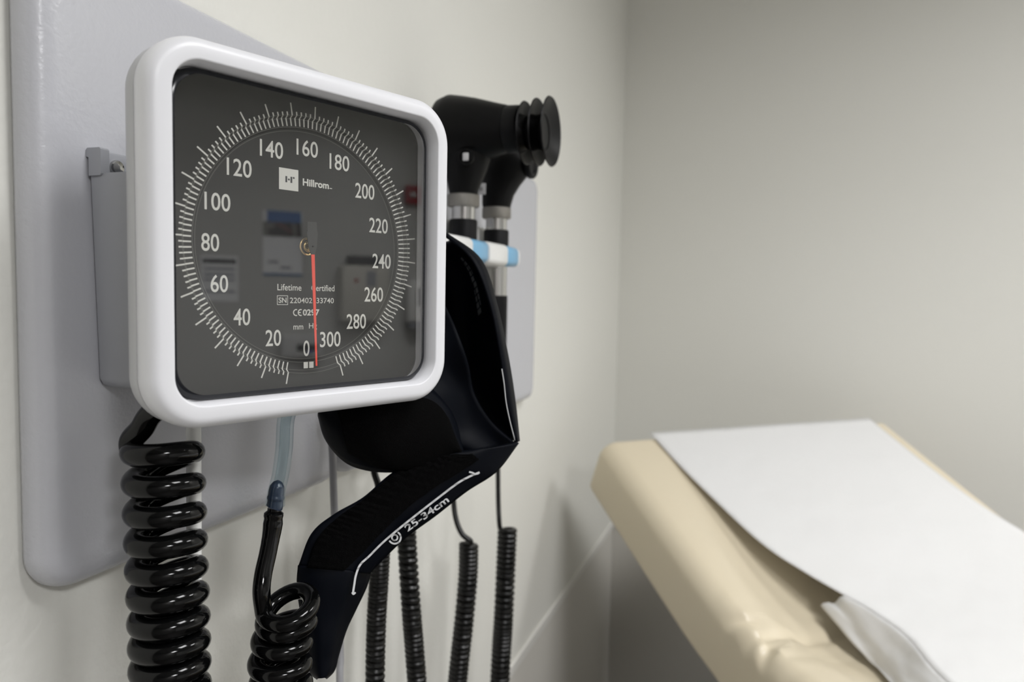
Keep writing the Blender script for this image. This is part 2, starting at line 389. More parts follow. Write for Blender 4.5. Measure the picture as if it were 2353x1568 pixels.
def face_arc(mb, cu, cv, r, w, a0, a1, h=HP, n=24):
    lp = []
    for k in range(n + 1):
        a = math.radians(a0 + (a1 - a0) * k / n); lp.append([((cu + rr * math.cos(a)) * U, -h * U, (cv + rr * math.sin(a)) * U) for rr in (r - w / 2, r + w / 2)])
    mb.add(*loft(lp, False))
mb = MB(); face_rect(mb, -0.216, -0.063, 0.389, 0.540); mb.build('logo_square', m_print, face, smooth=False)
mb = MB(); H2 = HP + 0.001
face_rect(mb, -0.1665, -0.1525, 0.443, 0.486, H2); face_rect(mb, -0.1265, -0.1125, 0.443, 0.486, H2)
for cu, cv in ((-0.1395, 0.4645), (-0.1005, 0.480)):
    mb.add([((cu + 0.0072 * math.cos(a)) * U, -H2 * U, (cv + 0.0072 * math.sin(a)) * U) for a in A[::9]], [tuple(range(20))])
mb.build('logo_mark', m_ink, face, smooth=False)
def letter(*fn):
    mb = MB()
    for f in fn: f(mb)
    mb.build('lettering', m_print, face, smooth=False)
FT = lambda *a: (lambda mb: face_text(mb, *a)); FR = lambda *a: (lambda mb: face_rect(mb, *a)); FA = lambda *a: (lambda mb: face_arc(mb, *a))
letter(FT('Hillrom', 0.083, 0.462, 0.220, 0.052, 0.03), FR(0.199, 0.221, 0.441, 0.447))
letter(FT('Lifetime', -0.133, -0.2965, 0.192, 0.046, 0.006)); letter(FT('Certified', 0.145, -0.2965, 0.200, 0.046, 0.006))
letter(FT('SN', -0.189, -0.3885, 0.062, 0.038, 0.012), FR(-0.232, -0.146, -0.422, -0.418), FR(-0.232, -0.146, -0.359, -0.355), FR(-0.232, -0.228, -0.418, -0.359), FR(-0.150, -0.146, -0.418, -0.359))
letter(FT('220402133740', 0.0545, -0.3895, 0.371, 0.040, 0.006))
letter(FA(-0.080, -0.477, 0.0215, 0.008, 70, 290), FA(-0.042, -0.477, 0.0215, 0.008, 70, 290), FR(-0.062, -0.043, -0.481, -0.473))
letter(FT('0297', 0.0445, -0.477, 0.140, 0.047, 0.03))
letter(FT('mm', -0.062, -0.5855, 0.080, 0.029, 0.004)); letter(FT('Hg', 0.060, -0.5815, 0.068, 0.052, 0.004))
for cu, cv in ((-0.49, 0.03), (0.46, 0.03)):
    mb = MB(); face_arc(mb, cu, cv, 0.018, 0.006, 0, 360, HP); mb.build('pin_mark', m_plate, face, smooth=False)
# needle, hub cover and brass pivot
nd = MB(); HN = 0.030
def prism(poly, h0, h1):
    k = len(poly); V = [(u_ * U, -h0 * U, v_ * U) for u_, v_ in poly] + [(u_ * U, -h1 * U, v_ * U) for u_, v_ in poly]
    return V, [tuple(range(k)), tuple(range(k, 2 * k))] + [(i, (i + 1) % k, (i + 1) % k + k, i + k) for i in range(k)]
dxy = np.array([0.034, -0.858]); dxy /= np.linalg.norm(dxy); nxy = np.array([-dxy[1], dxy[0]])
def npt(a, s): q = np.array([0.004, 0.0]) + dxy * a + nxy * s; return tuple(q)
nb = MB().add(*prism([npt(0.057, -0.0140), npt(0.057, 0.0140), npt(0.865, 0.0065), npt(0.865, -0.0065)], HN, HN + 0.006)).build('needle', m_red, g, smooth=False)
MB().add(*prism([npt(-0.175, -0.038), npt(-0.175, 0.038), npt(-0.105, 0.040), npt(-0.105, 0.046), npt(0.0, 0.034), npt(0.057, 0.0150), npt(0.057, -0.0150), npt(0.0, -0.034), npt(-0.105, -0.046), npt(-0.105, -0.040)], HN, HN + 0.007)).build('needle_tail', m_tail, nb, smooth=False)
MB().add(*lathe([(0.0, -0.046 * U), (0.006 * U, -0.046 * U), (0.006 * U, 0.04 * U), (0.0, 0.04 * U)], 'y', (0.004 * U, 0, 0), 16)).build('needle_pin', m_plate, nb)
tor = MB()
for rr_, w_, h_ in ((0.058, 0.012, -0.028), (0.034, 0.012, -0.012)):
    P = [((0.000 + rr_ * math.cos(a)) * U, -h_ * U, (rr_ * math.sin(a)) * U) for a in A[::4]]
    tor.add(*tube(P + [P[0]], w_ * U * 0.75, 10, False))
tor.add(*lathe([(0.0, 0.04 * U), (0.03 * U, 0.04 * U), (0.03 * U, 0.016 * U), (0.0, 0.012 * U)], 'y', (0, 0, 0), 24))
tor.build('brass_pivot', m_brass, g)
# lens: flat front with a rounded rim
HL = 0.150
lens = [gl(h_, 0.19, z) for h_, z in ((1.026, HL - 0.055), (1.024, HL - 0.03), (1.016, HL - 0.012), (1.004, HL - 0.003), (0.990, HL))]
MB().add(*loft(lens[-1:] + [gl(0.5, 0.09, HL)], True, False, True)).build('lens', m_lens, g, smooth=False)
MB().add(*loft(lens)).build('lens_rim', m_lensedge, [o for o in g.children if o.name.startswith('lens')][0])

# ------------------------------------------------------------------ black coiled tube at the left of the gauge
def coil_center(pts, z): return [at(x, y, z if np.isscalar(z) else z[i]) for i, (x, y) in enumerate(pts)]
zc = 0.385
axis = [at(374, 1016, zc), at(379, 1150, zc + 0.002), at(384, 1290, zc + 0.004), at(389, 1420, zc + 0.005), at(392, 1560, zc + 0.006), at(393, 1720, zc + 0.007), at(393, 1900, zc + 0.008)]
hp = []
nper = 36; turns = 20
rad = 0.0147
Cn = catmull(axis, 400)
Cz = np.array([c[2] for c in Cn])
z = axis[0][2]; a = math.pi
Xr, Ya = np.array([0.94, 0.335, 0.0]), np.array([-0.335, 0.94, 0.0])
k = 0
while z > axis[-1][2] and k < nper * turns:
    i = int(np.argmin(abs(Cz - z))); c = Cn[i].copy(); c[2] = z
    tl = 0.0035 if k < nper else 0.0028
    p = c + rad * (math.cos(a) * Xr + math.sin(a) * Ya) + np.array([0, 0, tl * math.cos(a)])
    hp.append(p); pitch = 0.0172 - 0.0052 * min(1, k / (nper * 8.5)); z -= pitch / nper; a += 2 * math.pi / nper; k += 1
lead = [gw(-0.88, -0.98, -0.05), at(352, 948, 0.378), at(326, 985, 0.380), at(303, 1012, 0.382)]
lead = lead + [hp[2]]
path = catmull(lead, 26)[:-1] + hp[2:]
tag(MB().add(*tube(path, 0.0061, 18)).build('coiled_tube', m_hose), 'thick glossy black coiled tube hanging from the lower left corner of the gauge', 'tube')
# milky straight tube behind it
pm = [at(444, 930, 0.411), at(445, 1000, 0.412), at(446, 1200, 0.414), at(446, 1380, 0.416), at(447, 1560, 0.418), at(448, 1800, 0.42), at(448, 2300, 0.43)]
tag(MB().add(*tube(catmull(pm, 40), 0.0041, 16)).build('straight_tube', m_milky), 'straight milky white tube hanging behind the thick black coil', 'tube')

# ------------------------------------------------------------------ bulb hose: clear tube, blue fitting, black coil
hs = thing('inflation_hose', 'hose of clear tube, blue fitting and black coil under the gauge centre', 'hose', tuple(at(640, 1150, 0.428)))
zt = 0.428
pc = [gw(-0.12, -1.10, -0.02), at(657, 965, zt), at(653, 1030, zt), at(645, 1090, zt), at(636, 1128, zt), at(632, 1162, zt)]
MB().add(*tube(catmull(pc, 40), [0.0050] * 30 + [0.0051 + 0.0006 * i / 10 for i in range(10)], 22)).build('clear_tube', m_clear, hs, world=True)
MB().add(*tube(catmull(pc, 40)[:36], 0.0029, 18)).build('tube_bore', m_clear, hs, world=True)
def alongtube(P, prof, n=40):                 # lathe-like body along a path; prof: (t, r)
    Q = catmull(P, n); R = [np.interp(i / (n - 1), [p[0] for p in prof], [p[1] for p in prof]) for i in range(n)]
    return tube(Q, R, 22)
pf = [at(639, 1104, zt), at(635, 1132, zt), at(632, 1160, zt), at(630.5, 1166, zt)]
MB().add(*alongtube(pf, [(0, 0.0006), (0.05, 0.0026), (0.16, 0.0042), (0.3, 0.0046), (0.42, 0.0046), (0.44, 0.0050), (0.5, 0.0050), (0.52, 0.0046), (0.96, 0.0049), (1, 0.0040)])).build('blue_fitting', m_fitting, hs, world=True)
ring_c = [at(634.8, 1133, zt), at(634.2, 1137, zt)]
ax2 = [at(662, 1378, zt + 0.002), at(655, 1440, zt + 0.002), at(647, 1505, zt + 0.001), at(643, 1570, zt + 0.001), at(640, 1700, zt + 0.001), at(636, 1900, zt)]
Cn = catmull(ax2, 400); Cz = np.array([c[2] for c in Cn]); z = ax2[0][2]; a = math.pi; hp = []; k = 0; rad2 = 0.0136
while z > ax2[-1][2] + 0.004 and k < 34 * 14:
    i = int(np.argmin(abs(Cz - z))); c = Cn[i].copy(); c[2] = z
    tlt = 0.0066 * max(0.12, 1 - max(0, k - 22) / 40.0)
    hp.append(c + rad2 * (1 + 0.06 * math.sin(k * 0.13)) * (math.cos(a) * Xr + math.sin(a) * Ya) + np.array([0, 0, tlt * math.sin(a) + 0.0015 * math.cos(a)]))
    z -= (0.0122 if k > 30 else 0.009) / 34; a += 2 * math.pi / 34; k += 1
lead = [at(630, 1168, zt), at(626, 1215, zt), at(616, 1270, zt - 0.002), at(605, 1320, zt - 0.005), at(601, 1362, zt - 0.008)]
path = catmull(lead + [hp[3]], 40)[:-1] + hp[3:]
rr_ = [0.0051] * len(path)
for i in range(14): rr_[i] = [0.0038, 0.0038, 0.0056, 0.0057, 0.0053, 0.0055, 0.0057, 0.0056, 0.0055, 0.0054, 0.0053, 0.0052, 0.0052, 0.0051][i]
MB().add(*tube(path, rr_, 18)).build('coiled_hose', m_hose, hs, world=True)

# ------------------------------------------------------------------ grey cable on the wall
pg = [np.array([0.039, 0.672, 1.3195]), np.array([0.046, 0.650, 1.298]), at(790, 905, 0.60), at(764, 990, 0.60), at(765, 1060, 0.60), at(768, 1170, 0.602), at(775, 1330, 0.605), at(782, 1500, 0.61), at(786, 1700, 0.615), np.array([0.03, 0.575, 0.5]), np.array([0.03, 0.58, 0.004])]
tag(MB().add(*tube(catmull(pg, 40), 0.0031, 12)).build('grey_cable', m_cable), 'grey cable hanging behind the navy cuff strap', 'cable')

# ------------------------------------------------------------------ blood pressure cuff
cf = thing('blood_pressure_cuff', 'navy blood pressure cuff folded behind the gauge with its strap hanging down', 'cuff', tuple(at(1000, 900, 0.53)))
def sheet(name, EA, EB, nu, nv, m, bulge=None, thick=0.0022, parent=cf, wr=0.0, seed=0.0):
    A_ = catmull(EA, nu); B_ = catmull(EB, nu); V = []
    for i in range(nu):
        for j in range(nv):
            v = j / (nv - 1); q = A_[i] * (1 - v) + B_[i] * v
            z = q[2] + (bulge(i / (nu - 1), v) if bulge else 0.0)
            if wr: z += wr * noise.noise(Vector((q[0] * 0.012 + seed, q[1] * 0.012, 0.3)))
            V.append(at(q[0], q[1], z))
    Fc = [(i * nv + j, i * nv + j + 1, (i + 1) * nv + j + 1, (i + 1) * nv + j) for i in range(nu - 1) for j in range(nv - 1)]
    o = place(name, mesh(name, V, Fc), m, parent, world=True)
    s = o.modifiers.new('thickness', 'SOLIDIFY'); s.thickness = thick; s.offset = 0.0
    return o
# back layer: wraps round behind, its right rim turned forward
b0 = [(900, 560, .555), (900, 640, .56), (900, 740, .56), (905, 850, .56), (925, 960, .558), (1000, 1040, .552)]
b1 = [(1000, 560, .60), (1020, 640, .61), (1030, 740, .62), (1040, 850, .62), (1060, 940, .60), (1110, 1010, .57)]
b2 = [(1035, 551, .575), (1085, 620, .60), (1105, 740, .61), (1122, 850, .605), (1140, 940, .592), (1172, 1012, .563)]
b3 = [(1022, 535, .553), (1104, 598, .552), (1140, 700, .552), (1166, 820, .552), (1182, 922, .552), (1192, 1014, .552)]
nu = 40
rows = [catmull(b, nu) for b in (b0, b1, b2, b3)]
# rim fold: the near edge of the back layer, standing in front of it
r4 = catmull([(1020, 540, .546), (1085, 600, .540), (1125, 700, .538), (1149, 820, .538), (1163, 925, .541), (1184, 1018, .548)], nu)
V = []; nv = 33
for i in range(nu):
    prof = catmull([rows[0][i], rows[1][i], rows[2][i], rows[3][i]], 25) + catmull([rows[3][i], (rows[3][i] * 0.5 + r4[i] * 0.5) + np.array([0, 0, -0.004]), r4[i]], 9)[1:]
    for q in prof: V.append(at(*q))
nv = 33
Fc = [(i * nv + j, i * nv + j + 1, (i + 1) * nv + j + 1, (i + 1) * nv + j) for i in range(nu - 1) for j in range(nv - 1)]
o = place('back_layer', mesh('back_layer', V, Fc), m_navy, cf, world=True)
s = o.modifiers.new('thickness', 'SOLIDIFY'); s.thickness = 0.002; s.offset = 0
# front layer: from behind the gauge to the fold, free right edge
fe = [(1000, 660, .528), (1022, 700, .527), (1047, 755, .528), (1075, 835, .531), (1090, 905, .534), (1128, 968, .539), (1184, 1021, .545)]
fl = [(930, 660, .520), (930, 720, .515), (930, 790, .512), (935, 860, .510), (950, 930, .512), (985, 1000, .518), (1060, 1048, .535)]
sheet('front_layer', fl, fe, 40, 18, m_navy, lambda u, v: 0.006 * math.sin(math.pi * v) * math.sin(math.pi * u) - 0.004 * math.sin(2 * math.pi * v) * u, wr=0.006)
# lower lobe with hook fabric
lt = [(733, 930, .468), (760, 900, .466), (820, 880, .470), (900, 870, .484), (960, 880, .500), (1000, 905, .512), (1040, 960, .522), (1063, 1043, .531)]
lb = [(735, 955, .470), (752, 1010, .476), (795, 1060, .482), (850, 1080, .488), (912, 1083, .498), (975, 1078, .510), (1025, 1066, .523), (1066, 1047, .533)]
zl = lambda u, v: 0.012 * (2 * v - 1) ** 2 - 0.006
sheet('lobe', lt, lb, 48, 20, m_navy, zl, 0.003)
sheet('lobe_hook_patch', [(772, 936, .4625), (860, 926, .4695), (950, 915, .492), (996, 925, .504), (1030, 965, .513), (1061, 1040, .527)],
      [(800, 1040, .474), (870, 1074, .482), (930, 1078, .492), (990, 1074, .506), (1030, 1062, .518), (1064, 1046, .529)], 40, 18, m_hook, lambda u, v: 0.012 * (2 * v - 1) ** 2 - 0.0065, 0.0016)
# strap folding down to the left and its hanging tail
def zs(x, y): return 0.462 + (x - 690) * 0.000155 + max(0, y - 1320) * 0.00002
su = [(1075, 1040), (1000, 1046), (907, 1084), (832, 1146), (766, 1185), (716, 1228), (688, 1300)]
sl = [(1190, 1017), (1140, 1082), (1072, 1127), (1000, 1183), (935, 1230), (890, 1272), (846, 1317)]
S3 = lambda L, dz=0: [(x, y, zs(x, y) + dz) for x, y in L]
bS = lambda u, v: 0.010 * (v - 0.5) ** 2 * 4 * (0.4 + 0.6 * u) - 0.002
sheet('strap', S3(su), S3(sl), 60, 20, m_navy, bS, 0.003, wr=0.002)
tu = [(688, 1298), (686, 1340), (694, 1400), (704, 1455), (710, 1510), (718, 1542), (733, 1556)]
tl_ = [(847, 1315), (836, 1350), (812, 1400), (790, 1447), (772, 1505), (763, 1538), (746, 1556)]
sheet('strap_tail', S3(tu), S3(tl_), 44, 18, m_navy, lambda u, v: bS(1, v) + 0.030 * max(0, v - 0.72), 0.0045, wr=0.002)
# hook fabric on the strap
hu = [(1085, 1044), (1000, 1050), (911, 1086), (836, 1148), (774, 1192), (732, 1236), (706, 1304)]
hl_ = [(1100, 1056), (1045, 1092), (990, 1126), (930, 1172), (876, 1224), (832, 1270), (790, 1311)]
# printing on the strap: a range line, a ring mark and the arm size
def on_strap(x, y, lift=0.0045):
    bd, bz = 1e9, 0
    for k in range(25):
        u = k / 24 * 6; i = min(int(u), 5); t = u - i
        a = np.array(su[i]) * (1 - t) + np.array(su[i + 1]) * t; b = np.array(sl[i]) * (1 - t) + np.array(sl[i + 1]) * t
        ab = b - a; v = float(np.clip(np.dot(np.array([x, y]) - a, ab) / ab.dot(ab), 0, 1)); dd = np.linalg.norm(a + ab * v - (x, y))
        if dd < bd: bd, bz = dd, zs(*a) * (1 - v) + zs(*b) * v + bS(k / 24, v)
    return at(x, y, bz - lift)
HA, HB = catmull([(x, y, 0) for x, y in hu], 60), catmull([(x, y, 0) for x, y in hl_], 60)
V = []
for i in range(60):
    for j in range(18):
        q = HA[i] * (1 - j / 17) + HB[i] * j / 17; fz = 0.0008 * noise.noise(Vector((q[0] * 0.3, q[1] * 0.3, 0)))
        V.append(on_strap(q[0] + (1.6 * noise.noise(Vector((i * 1.7, j * 3.1, 1))) if j in (0, 17) else 0), q[1], 0.0034 + fz))
Fc = [(i * 18 + j, i * 18 + j + 1, (i + 1) * 18 + j + 1, (i + 1) * 18 + j) for i in range(59) for j in range(17)]
o = place('strap_hook_patch', mesh('strap_hook_patch', V, Fc), m_hook, [c for c in cf.children if c.name.startswith('strap')][0], world=True)
s = o.modifiers.new('thickness', 'SOLIDIFY'); s.thickness = 0.0014; s.offset = 0
pr = MB()
def strip(mb, pts, w, n=40):
    Q = catmull([(x, y, 0) for x, y in pts], n); lp = []
    for i in range(n):
        t = unit(Q[min(i + 1, n - 1)] - Q[max(i - 1, 0)]); nn = np.array([-t[1], t[0]])
        lp.append([on_strap(*(Q[i][:2] + s * nn * w / 2)) for s in (-1, 1)])
    mb.add(*loft(lp, False))
strip(pr, [(1102, 1086), (1078, 1096), (1050, 1112), (1000, 1150), (960, 1181), (920, 1213), (880, 1247), (848, 1279), (828, 1298), (818, 1322), (814, 1345), (811, 1364)], 4.6, 60)
strip(pr, [(1078, 1085), (1086, 1087), (1092, 1090), (1100, 1088)], 4, 8); strip(pr, [(809, 1362), (812, 1366), (817, 1362)], 4, 8)
tx, Fx = text_mesh('25-34cm', 1.0, 1.0, 0.02)
bl = np.array([934, 1206.]); e1 = np.array([90, -66.]); e1u = unit(e1); e2 = np.array([e1u[1], -e1u[0]]) * -1
e2 = np.array([-0.592, -0.806])
V = [on_strap(*(np.array([980.5, 1181.5]) + e1u * x * 119 + e2 * y * 16)) for x, y, _ in tx]
pr.add(V, Fx)
def ringpx(c, r, w, a0, a1, n=24):
    strip(pr, [(c[0] + r * math.cos(math.radians(a0 + (a1 - a0) * k / n)), c[1] + r * math.sin(math.radians(a0 + (a1 - a0) * k / n))) for k in range(n + 1)], w, n + 1)
ringpx((907, 1236), 6.5, 3.4, 0, 360); ringpx((907, 1236), 14, 3.8, -60, 150)
pr.build('strap_print', m_cuffprint, [c for c in cf.children if c.name.startswith('strap')][0], smooth=False, world=True)
# thin pale edge where the sheets meet, and faint care text on the upper fold
ed = MB()
Q = catmull([(1153, 848, .5365), (1158, 880, .5370), (1163, 925, .5385), (1171, 965, .5405), (1183, 1012, .5455)], 30)
ed.add(*tube([at(*q) for q in Q], 0.0004, 8))
ed.build('edge_piping', m_cuffprint, [c for c in cf.children if c.name.startswith('back_layer')][0], world=True)

cm = MB()
for k in range(5):
    fa, fb = 0.30 + k * 0.055, 0.335 + k * 0.055
    for i in range(5, 15):
        if (i * 7 + k * 3) % 5 == 0: continue
        q = []
        for ii, dd in ((i, 0.0), (i, 0.8)):
            for fr in (fa, fb):
                prof = [rows[2][ii] * (1 - fr) + rows[3][ii] * fr, rows[2][ii + 1] * (1 - fr) + rows[3][ii + 1] * fr]
                x, y, z = prof[0] * (1 - dd) + prof[1] * dd; q.append(at(x - 14, y + 10, z - 0.012))
        cm.add([q[0], q[1], q[3], q[2]], [(0, 1, 2, 3)])
cm.build('care_text', m_cufftext, [c for c in cf.children if c.name.startswith('back_layer')][0], smooth=False, world=True)
# ------------------------------------------------------------------ instruments on the farther panel
ch = thing('instrument_charger', 'white wall charger with blue and white cradles holding two instruments', 'charger', (PT, 0.77, 1.36))
MB().add(*box(PT + 0.0005, 0.043, 0.665, 0.875, 1.32, 1.43, 0.006)).build('charger_body', m_wht, ch, world=True)
HND = [(0.0600, 0.713), (0.0615, 0.808)]
def slab_y(y0, y1, x0, x1, z0, z1, r, e=0.002):  # rounded bar segment along the wall
    loops = []
    for y, ins in ((y0, e), (y0 + e * 0.3, e * 0.3), (y0 + e, 0), (y1 - e, 0), (y1 - e * 0.3, e * 0.3), (y1, e)):
        loops.append([(p[0], y, p[1]) for p in rrect((x1 - x0) / 2 - ins, (z1 - z0) / 2 - ins, r, 8, (x0 + x1) / 2, (z0 + z1) / 2)])
    return loft(loops, True, True, True)
for nm, m_, y0, y1, x1, z0, z1 in (('cradle_cover', m_wht, 0.610, 0.6835, 0.0855, 1.3815, 1.4065), ('cradle', m_blue, 0.6840, 0.7282, 0.0845, 1.3825, 1.4060),
                                   ('cradle_cover', m_wht, 0.7287, 0.7880, 0.0855, 1.3815, 1.4065), ('cradle', m_blue, 0.7885, 0.8270, 0.0845, 1.3825, 1.4060), ('end_cap', m_wht, 0.8272, 0.8310, 0.0840, 1.3830, 1.4055)):
    MB().add(*slab_y(y0, y1, 0.0425, x1, z0, z1, 0.007, 0.0035 if 'cap' not in nm else 0.001)).build(nm, m_, ch, world=True)
def handle(t, hx, hy, zt):
    """handle parts in world coordinates; zt = top of knurled collar"""
    O = (hx, hy, 0)
    MB().add(*lathe([(0, zt), (0.0160, zt), (0.0172, zt - 0.0012), (0.0172, zt - 0.0118), (0.0162, zt - 0.0132), (0, zt - 0.0132)], 'z', O)).build('knurled_collar', m_knurl, t, world=True)
    MB().add(*lathe([(0, zt - 0.0132), (0.0125, zt - 0.0132), (0.0125, zt - 0.0265), (0, zt - 0.0265)], 'z', O)).build('chrome_neck', m_steel, t, world=True)
    MB().add(*lathe([(0, zt - 0.0265), (0.0140, zt - 0.0265), (0.0150, zt - 0.028), (0.0150, zt - 0.066), (0.0142, zt - 0.067), (0, zt - 0.067)], 'z', O)).build('black_sleeve', m_rubber, t, world=True)
    MB().add(*lathe([(0, zt - 0.067), (0.0138, zt - 0.067), (0.0138, zt - 0.104), (0, zt - 0.104)], 'z', O)).build('chrome_barrel', m_steel, t, world=True)
    MB().add(*lathe([(0, zt - 0.104), (0.0145, zt - 0.104), (0.0150, zt - 0.106), (0.0150, zt - 0.19), (0.0130, zt - 0.198), (0, zt - 0.2)], 'z', O)).build('grip', m_rubber, t, world=True)
def blend_head(sections):                       # vertical loft of ellipses: (z, cx, cy, rx, ry)
    loops = [[(cx + rx * math.cos(2 * math.pi * j / 40), cy + ry * math.sin(2 * math.pi * j / 40), z) for j in range(40)] for z, cx, cy, rx, ry in sections]
    return loft(loops, True, True, True)
oph = thing('ophthalmoscope', 'black ophthalmoscope with a ribbed rubber eyecup in the nearer wall cradle', 'ophthalmoscope', (0.06, 0.713, 1.26))
hx, hy = HND[0]; handle(oph, hx, hy, 1.4545)
ZC = 1.5205
MB().add(*lathe([(0, 0.0285), (0.020, 0.0290), (0.030, 0.0315), (0.0345, 0.0355), (0.0362, 0.0400), (0.0368, 0.0440), (0.0375, 0.0442), (0.0380, 0.0470), (0.0372, 0.052), (0.0355, 0.062), (0.0330, 0.074), (0.0295, 0.087), (0.0262, 0.099), (0.0240, 0.108), (0.0232, 0.1085), (0.0, 0.1085)], 'x', (0, hy, ZC), 64)).build('head', m_black, oph, world=True)
MB().add(*blend_head([(1.4545, hx, hy, 0.0150, 0.0150), (1.460, hx, hy, 0.0163, 0.016), (1.470, hx + 0.001, hy, 0.0195, 0.0185), (1.482, hx + 0.002, hy, 0.0235, 0.022), (1.495, hx + 0.003, hy, 0.0265, 0.025), (1.510, hx + 0.003, hy, 0.027, 0.026), (1.52, hx + 0.003, hy, 0.024, 0.022)])).build('neck', m_black, oph, world=True)
MB().add(*lathe([(0, 0.1087), (0.0238, 0.1087), (0.0242, 0.110), (0.0238, 0.122), (0.0235, 0.1235), (0, 0.1235)], 'x', (0, hy, ZC - 0.001), 56)).build('eyepiece_ring', m_rubber, oph, world=True)
def disc(x, r, dish, deep):
    return lathe([(0.0, x), (0.017, x), (0.020, x + 0.0005), (r - 0.002, x + dish - 0.001), (r, x + dish), (r - 0.0006, x + dish + 0.0010), (r - 0.004, x + dish - 0.0004), (0.0225, x + 0.0022), (0.0180, x + 0.001), (0.0165, x - deep), (0.0, x - deep)], 'x', (0, hy, 1.5150), 64)
mb = MB()
for x, r, dsh, dp in ((0.1225, 0.0318, 0.0060, -0.0008), (0.1350, 0.0338, 0.0065, -0.0008), (0.1475, 0.0348, 0.0075, 0.012)): mb.add(*disc(x, r, dsh, dp))
mb.add(*lathe([(0.0, 0.1230), (0.0200, 0.1230), (0.0165, 0.1300), (0.0185, 0.1355), (0.0172, 0.1415), (0.0182, 0.1470), (0.0172, 0.1474), (0.0167, 0.137), (0, 0.1365)], 'x', (0, hy, 1.5150), 48))
mb.build('eyecup', m_eyecup, oph, world=True)
mb = MB().add(*lathe([(0, 0), (0.0075, 0), (0.0085, -0.0025), (0.0085, -0.0045), (0.0072, -0.0050), (0.0068, -0.0035), (0, -0.0035)], 'y', (0.0735, hy - 0.0225, 1.4885), 28)); kb = mb.build('focus_knob', m_black, oph, world=True)
MB().add(*box(0.0705, 0.0765, hy - 0.0285, hy - 0.0262, 1.4845, 1.4925, 0.0008)).build('knob_window', m_dev, kb, world=True)
oto = thing('otoscope', 'black otoscope with knurled metal collar in the farther wall cradle', 'otoscope', (0.0615, 0.808, 1.26))
hx, hy = HND[1]; handle(oto, hx, hy, 1.4520)
MB().add(*blend_head([(1.4520, hx, hy, 0.0165, 0.0165), (1.456, hx, hy, 0.0175, 0.017), (1.466, hx + 0.0015, hy, 0.0190, 0.0178), (1.477, hx + 0.005, hy, 0.0225, 0.019), (1.487, hx + 0.0085, hy, 0.0275, 0.021), (1.495, hx + 0.011, hy, 0.0305, 0.022), (1.505, hx + 0.0125, hy, 0.0315, 0.022), (1.514, hx + 0.011, hy, 0.030, 0.020), (1.5215, hx + 0.009, hy, 0.025, 0.016), (1.5245, hx + 0.008, hy, 0.018, 0.011)])).build('head', m_black, oto, world=True)
MB().add(*lathe([(0, 0.099), (0.0165, 0.099), (0.0185, 0.101), (0.0185, 0.1055), (0.0172, 0.107), (0.0125, 0.1065), (0.0115, 0.1045), (0, 0.1045)], 'x', (0, hy, 1.5030), 40)).build('eyepiece', m_rubber, oto, world=True)
MB().add(*lathe([(0, 0.042), (0.011, 0.042), (0.0080, 0.034), (0.0055, 0.0235), (0.0, 0.0233)], 'x', (0, hy, 1.5055), 32)).build('speculum_tip', m_rubber, oto, world=True)
lb_ = MB().add(*box(0.0440, 0.0545, hy - 0.0192, hy - 0.0180, 1.4650, 1.4780, 0.0004)).build('maker_plate', m_dev, oto, world=True)
mb = MB().add(*box(0.0478, 0.0486, hy - 0.01945, hy - 0.0191, 1.4695, 1.4735)).add(*box(0.0498, 0.0506, hy - 0.01945, hy - 0.0191, 1.4695, 1.4735))
mb.build('plate_mark', m_ink, lb_, smooth=False, world=True)
mb = MB()
for k in range(9): mb.add(*box(0.0605 + k * 0.0022, 0.0620 + k * 0.0022, hy - 0.0208, hy - 0.0200, 1.5125 - 0.0002 * k, 1.5148 - 0.0002 * k))
mb.build('head_print', m_print, oto, smooth=False, world=True)

# ------------------------------------------------------------------ four coiled cords
def cord(px, z, lead, label, top):
    C = [at(x, y, z) for x, y in px]; t = thing('coiled_cable', label, 'cable', tuple(C[0]), group='black coiled cords on the wall')
    L_ = sum(np.linalg.norm(C[i + 1] - C[i]) for i in range(len(C) - 1)); wr = 0.0031
    R_ = 0.0112 * z / 0.80 - wr
    per = 16; pitch = 0.0062 * z / 0.8
    n = int(L_ / pitch * per); Cc = catmull(C, n + 1); hp = []
    for k in range(n + 1):
        a = math.pi + 2 * math.pi * k / per
        hp.append(Cc[k] + R_ * (math.cos(a) * Xr + math.sin(a) * Ya))
    MB().add(*tube(hp, wr, 8)).build('coil', m_cord, t, world=True)
    if lead: MB().add(*tube(catmull([np.asarray(top, float)] + [at(x, y, zz) for x, y, zz in lead] + [hp[0]], 44), 0.0030, 10)).build('lead', m_cord, t, world=True)
cord([(876, 1232), (871, 1330), (865, 1430), (862, 1560), (862, 1760)], 0.63, [(872, 900, .655), (862, 985, .643), (858, 1050, .637), (860, 1085, .635), (868, 1112, .633), (874, 1150, .63), (875, 1195, .63)], 'leftmost of the four black coiled cords behind the navy strap', (0.030, 0.705, 1.3195))
cord([(930, 1150), (936, 1260), (945, 1400), (953, 1500), (962, 1620), (972, 1760)], 0.70, [(930, 1010, .70), (930, 1070, .70), (928, 1110, .70)], 'second of the four black coiled cords from the left, curving right at its foot', (0.034, 0.745, 1.3195))
cord([(1077, 1252), (1075, 1330), (1066, 1430), (1056, 1520), (1048, 1610), (1040, 1760)], 0.80, [(1040, 1080, .80), (1042, 1150, .80), (1048, 1195, .795), (1062, 1228, .79), (1082, 1246, .79)], 'third of the four black coiled cords from the left, its straight lead bending in', (0.0600, 0.713, 1.2540))
cord([(1166, 1214), (1162, 1310), (1157, 1420), (1152, 1500), (1147, 1610), (1143, 1760)], 0.90, [(1143, 960, .90), (1144, 1060, .90), (1145, 1150, .90), (1147, 1198, .895)], 'rightmost of the four black coiled cords, nearest the exam table', (0.0615, 0.808, 1.2515))

